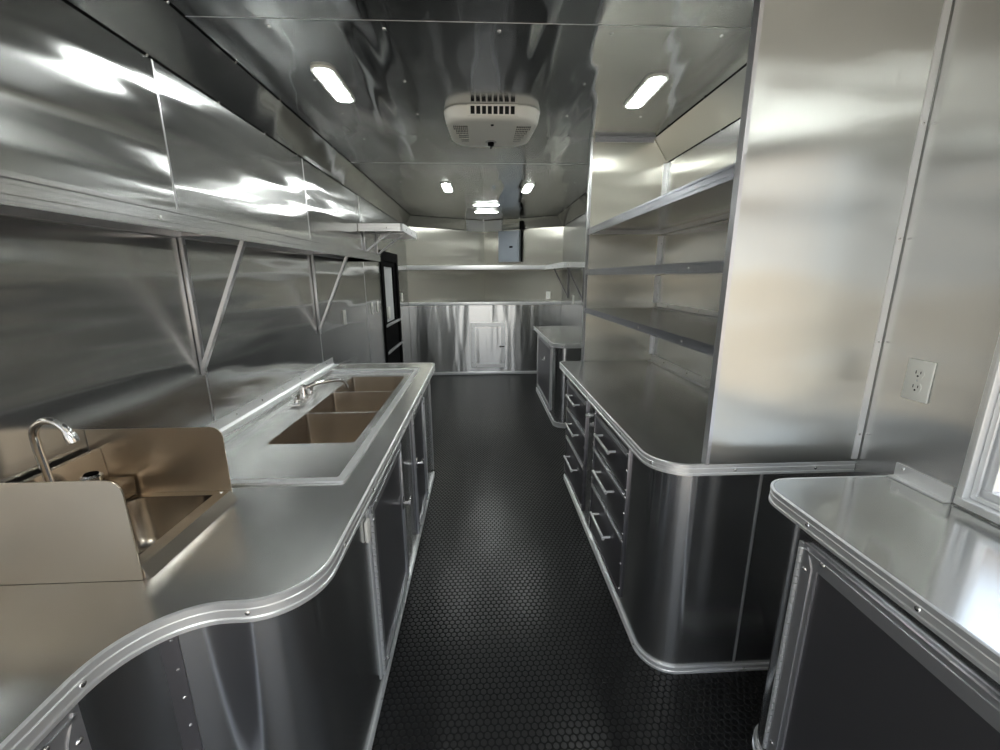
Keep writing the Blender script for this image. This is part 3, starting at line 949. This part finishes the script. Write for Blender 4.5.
obj('junction_block', add_m(box(BM(), .36, .43, .003, .07, .47, .60, .008), pm), 'black', ep)
def outlet(m, label, kind='outlet', w_=.072, h_=.115):
    """m: local x along the wall, y out of it, z up."""
    o = obj('wall_outlet' if kind == 'outlet' else 'wall_switch', add_m(box(BM(), -w_/2, w_/2, .0005, .006, -h_/2, h_/2, .0025), m), 'white')
    tag(o, label, 'outlet' if kind == 'outlet' else 'switch')
    if kind == 'outlet':
        for z in (.02, -.02):
            bm = BM()
            prism(bm, [(.0165*math.cos(a)*.95, .006, z+max(-.0135, min(.0135, .0165*math.sin(a)))) for a in [2*PI*k/20 for k in range(20)]], (0, .0015, 0))
            f = obj('socket', add_m(bm, m), 'white', o)
            bm = BM()
            box(bm, -.0075, -.0055, .0074, .008, z-.001, z+.008); box(bm, .0055, .0075, .0074, .008, z, z+.007)
            prism(bm, [(.0026*math.cos(2*PI*k/10), .0074, z-.007+.0026*math.sin(2*PI*k/10)) for k in range(10)], (0, .0006, 0))
            obj('slots', add_m(bm, m), 'black', f)
        obj('screw', add_m(dome(BM(), (0, .006, 0), (0, 1, 0), .003, .0015), m), 'rivet', o)
    else:
        obj('toggle', add_m(box(BM(), -.008, .008, .006, .014, -.018, .018, .002), m), 'white', o)
    return o
def wmat(p, u, n): return frame_mtx(Vector(p), u, n)
outlet(wmat((XR, 1.078, 1.21), (0, -1), (-1, 0)), 'white double outlet on the right wall beside the serving window')
outlet(wmat((XL, 3.37, 1.19), (0, 1), (1, 0)), 'white outlet on the left wall between the long shelf brackets and the door')
outlet(wmat((XL, 4.235, 1.20), (0, 1), (1, 0)), 'white switch plate just left of the black door, the nearer of two', 'switch', .06)
outlet(wmat((XL, 4.46, 1.20), (0, 1), (1, 0)), 'white switch plate touching the black door frame, the farther of two', 'switch', .06)
outlet(wmat((XL, 5.88, 1.23), (0, 1), (1, 0)), 'white outlet on the left wall past the black door')
on_ = Vector((.0, 0, 0))
outlet(wmat((1.04, on_nose(1.04)-.0, 1.215), (u.x, u.y), (pm.col[1].x, pm.col[1].y)), 'white outlet on the far end wall at its right end, under the shelf')
outlet(wmat((XR, 5.55, 1.20), (0, -1), (-1, 0)), 'white outlet on the right wall under the short bracketed shelf')

# ------------------------------------------------------------------ ceiling fittings
def light(x, y, w_, l_, label, group=None, rot=0):
    r = empty('ceiling_light', (x, y, ZC))
    r.rotation_euler = (0, 0, rot)
    tag(r, label, 'ceiling light', group)
    bm = BM(); poly_prism(bm, [rrect(-w_/2, w_/2, -l_/2, l_/2, w_*.42, 6), rrect(-w_/2+.012, w_/2-.012, -l_/2+.012, l_/2-.012, w_*.3, 6)], -.010, -.0005)
    obj('bezel', bm, 'white', r)
    bm = BM()
    lo = rrect(-w_/2+.012, w_/2-.012, -l_/2+.012, l_/2-.012, w_*.3, 6)
    rows = [[bm.verts.new((p[0]*f, p[1]*(1-(1-f)*w_/l_), z)) for p in lo] for f, z in ((1, -.007), (.96, -.011), (.8, -.014))]
    for i in range(2):
        k = len(lo)
        for j in range(k): bm.faces.new((rows[i][j], rows[i][(j+1) % k], rows[i+1][(j+1) % k], rows[i+1][j]))
    bm.faces.new(rows[2])
    obj('lens', bm, 'led', r)
    return r
light(-.655, 2.19, .10, .37, 'lit ceiling light over the left counter, nearest on the left')
light(.80, 2.22, .10, .37, 'lit ceiling light before the right shelving, nearest on the right')
light(-.315, 4.42, .10, .42, 'small lit ceiling light left of the far room centre')
light(.48, 4.44, .10, .42, 'small lit ceiling light right of the far room centre')
light(.08, 5.42, .13, .33, 'crosswise lit ceiling bar, the nearer of two at the far end', None, PI/2)
light(.09, 5.98, .15, .33, 'crosswise lit ceiling bar, the farther of two at the far end', None, PI/2)

light(-.655, -.03, .10, .37, 'lit ceiling light over the near end of the left counter', None)
light(.80, .0, .10, .37, 'lit ceiling light over the counter under the serving window', None)
# air conditioner
ac = empty('air_conditioner', (.075, 2.655, ZC))
tag(ac, 'off-white air conditioner grille unit on the ceiling', 'air conditioner')
aw, al, ah = .53, .525, .066
def ac_ring(f, z, ins): return [(x*(1-.10*(y+al/2)/al), y, z) for x, y in rrect(-aw/2+ins, aw/2-ins, -al/2+ins, al/2-ins*1.2, .12, 7)]
def fill(bm, rows):
    for i in range(len(rows)-1):
        k = len(rows[i])
        for j in range(k): bm.faces.new((rows[i][j], rows[i][(j+1) % k], rows[i+1][(j+1) % k], rows[i+1][j]))
bm = BM()
rows = [[bm.verts.new(p) for p in ac_ring(0, z, ins)] for z, ins in ((-.0005, .004), (-.006, .0), (-.048, .008), (-.058, .016), (-.064, .028), (-.066, .045))]
fill(bm, rows)
bm.faces.new(rows[-1]); bm.faces.new(rows[0][::-1])
obj('housing', bm, 'cream', ac)
# slotted grilles: one on the sloped near edge, one row on the face
for nm, yc_, zc_, ln, tilt in (('front_grille', -al/2+.0035, -.026, .036, 1),):
    bm = BM()
    x0_, x1_ = -.118, .118
    m = Matrix.Translation((0, yc_, zc_)) @ Matrix.Rotation(math.radians(-79) if tilt else 0, 4, 'X')
    box(bm, x0_, x1_, -ln/2, ln/2, -.001, .004, 0, m)
    g = obj(nm, bm, 'void', ac)
    bm = BM()
    for k in range(9):
        x = x0_+(x1_-x0_)*k/8
        box(bm, x-.0045, x+.0045, -ln/2, ln/2, -.004, .003, .001, m)
    box(bm, x0_-.012, x1_+.012, -ln/2-.008, -ln/2, -.007, .003, .001, m); box(bm, x0_-.012, x1_+.012, ln/2, ln/2+.008, -.007, .003, .001, m)
    obj('slats', bm, 'cream', g)
for sx in (-1, 1):
    bm = BM(); bs = BM()
    m = Matrix.Rotation(math.radians(12*sx), 4, 'Y')
    for r in range(4):
        y = -.125+r*.07
        xa, xb = (.132, .212-r*.012)
        mm = Matrix.Translation((0, y, -.0665)) 
        box(bm, *sorted((sx*xa, sx*xb)), -.027, .027, -.0012, .002, 0, mm)
        for k in range(9):
            x = sx*(xa+(xb-xa)*k/8)
            box(bs, x-.0016, x+.0016, -.028, .028, -.003, .002, 0, mm)
        box(bs, *sorted((sx*xa, sx*xb)), -.003, .003, -.003, .002, 0, mm)
    g = obj('side_grille', bm, 'void', ac)
    obj('slats', bs, 'cream', g)
bm = BM(); lathe(bm, (0, .12, -.066), (0, 0, -1), [(.034, 0), (.034, .002), (.02, .002)], 20)
kn = obj('knob_plate', bm, 'white_grey', ac)
bm = BM(); lathe(bm, (0, .13, -.068), (0, 0, -1), [(.020, 0), (.018, .018), (.006, .02)], 16); box(bm, -.006, .006, .105, .155, -.097, -.082, .003)
obj('knob', bm, 'black', ac)
bm = BM(); lathe(bm, (.0, -.17, -.066), (0, 0, -1), [(.009, 0), (.008, .004)], 12)
obj('button', bm, 'black', ac)
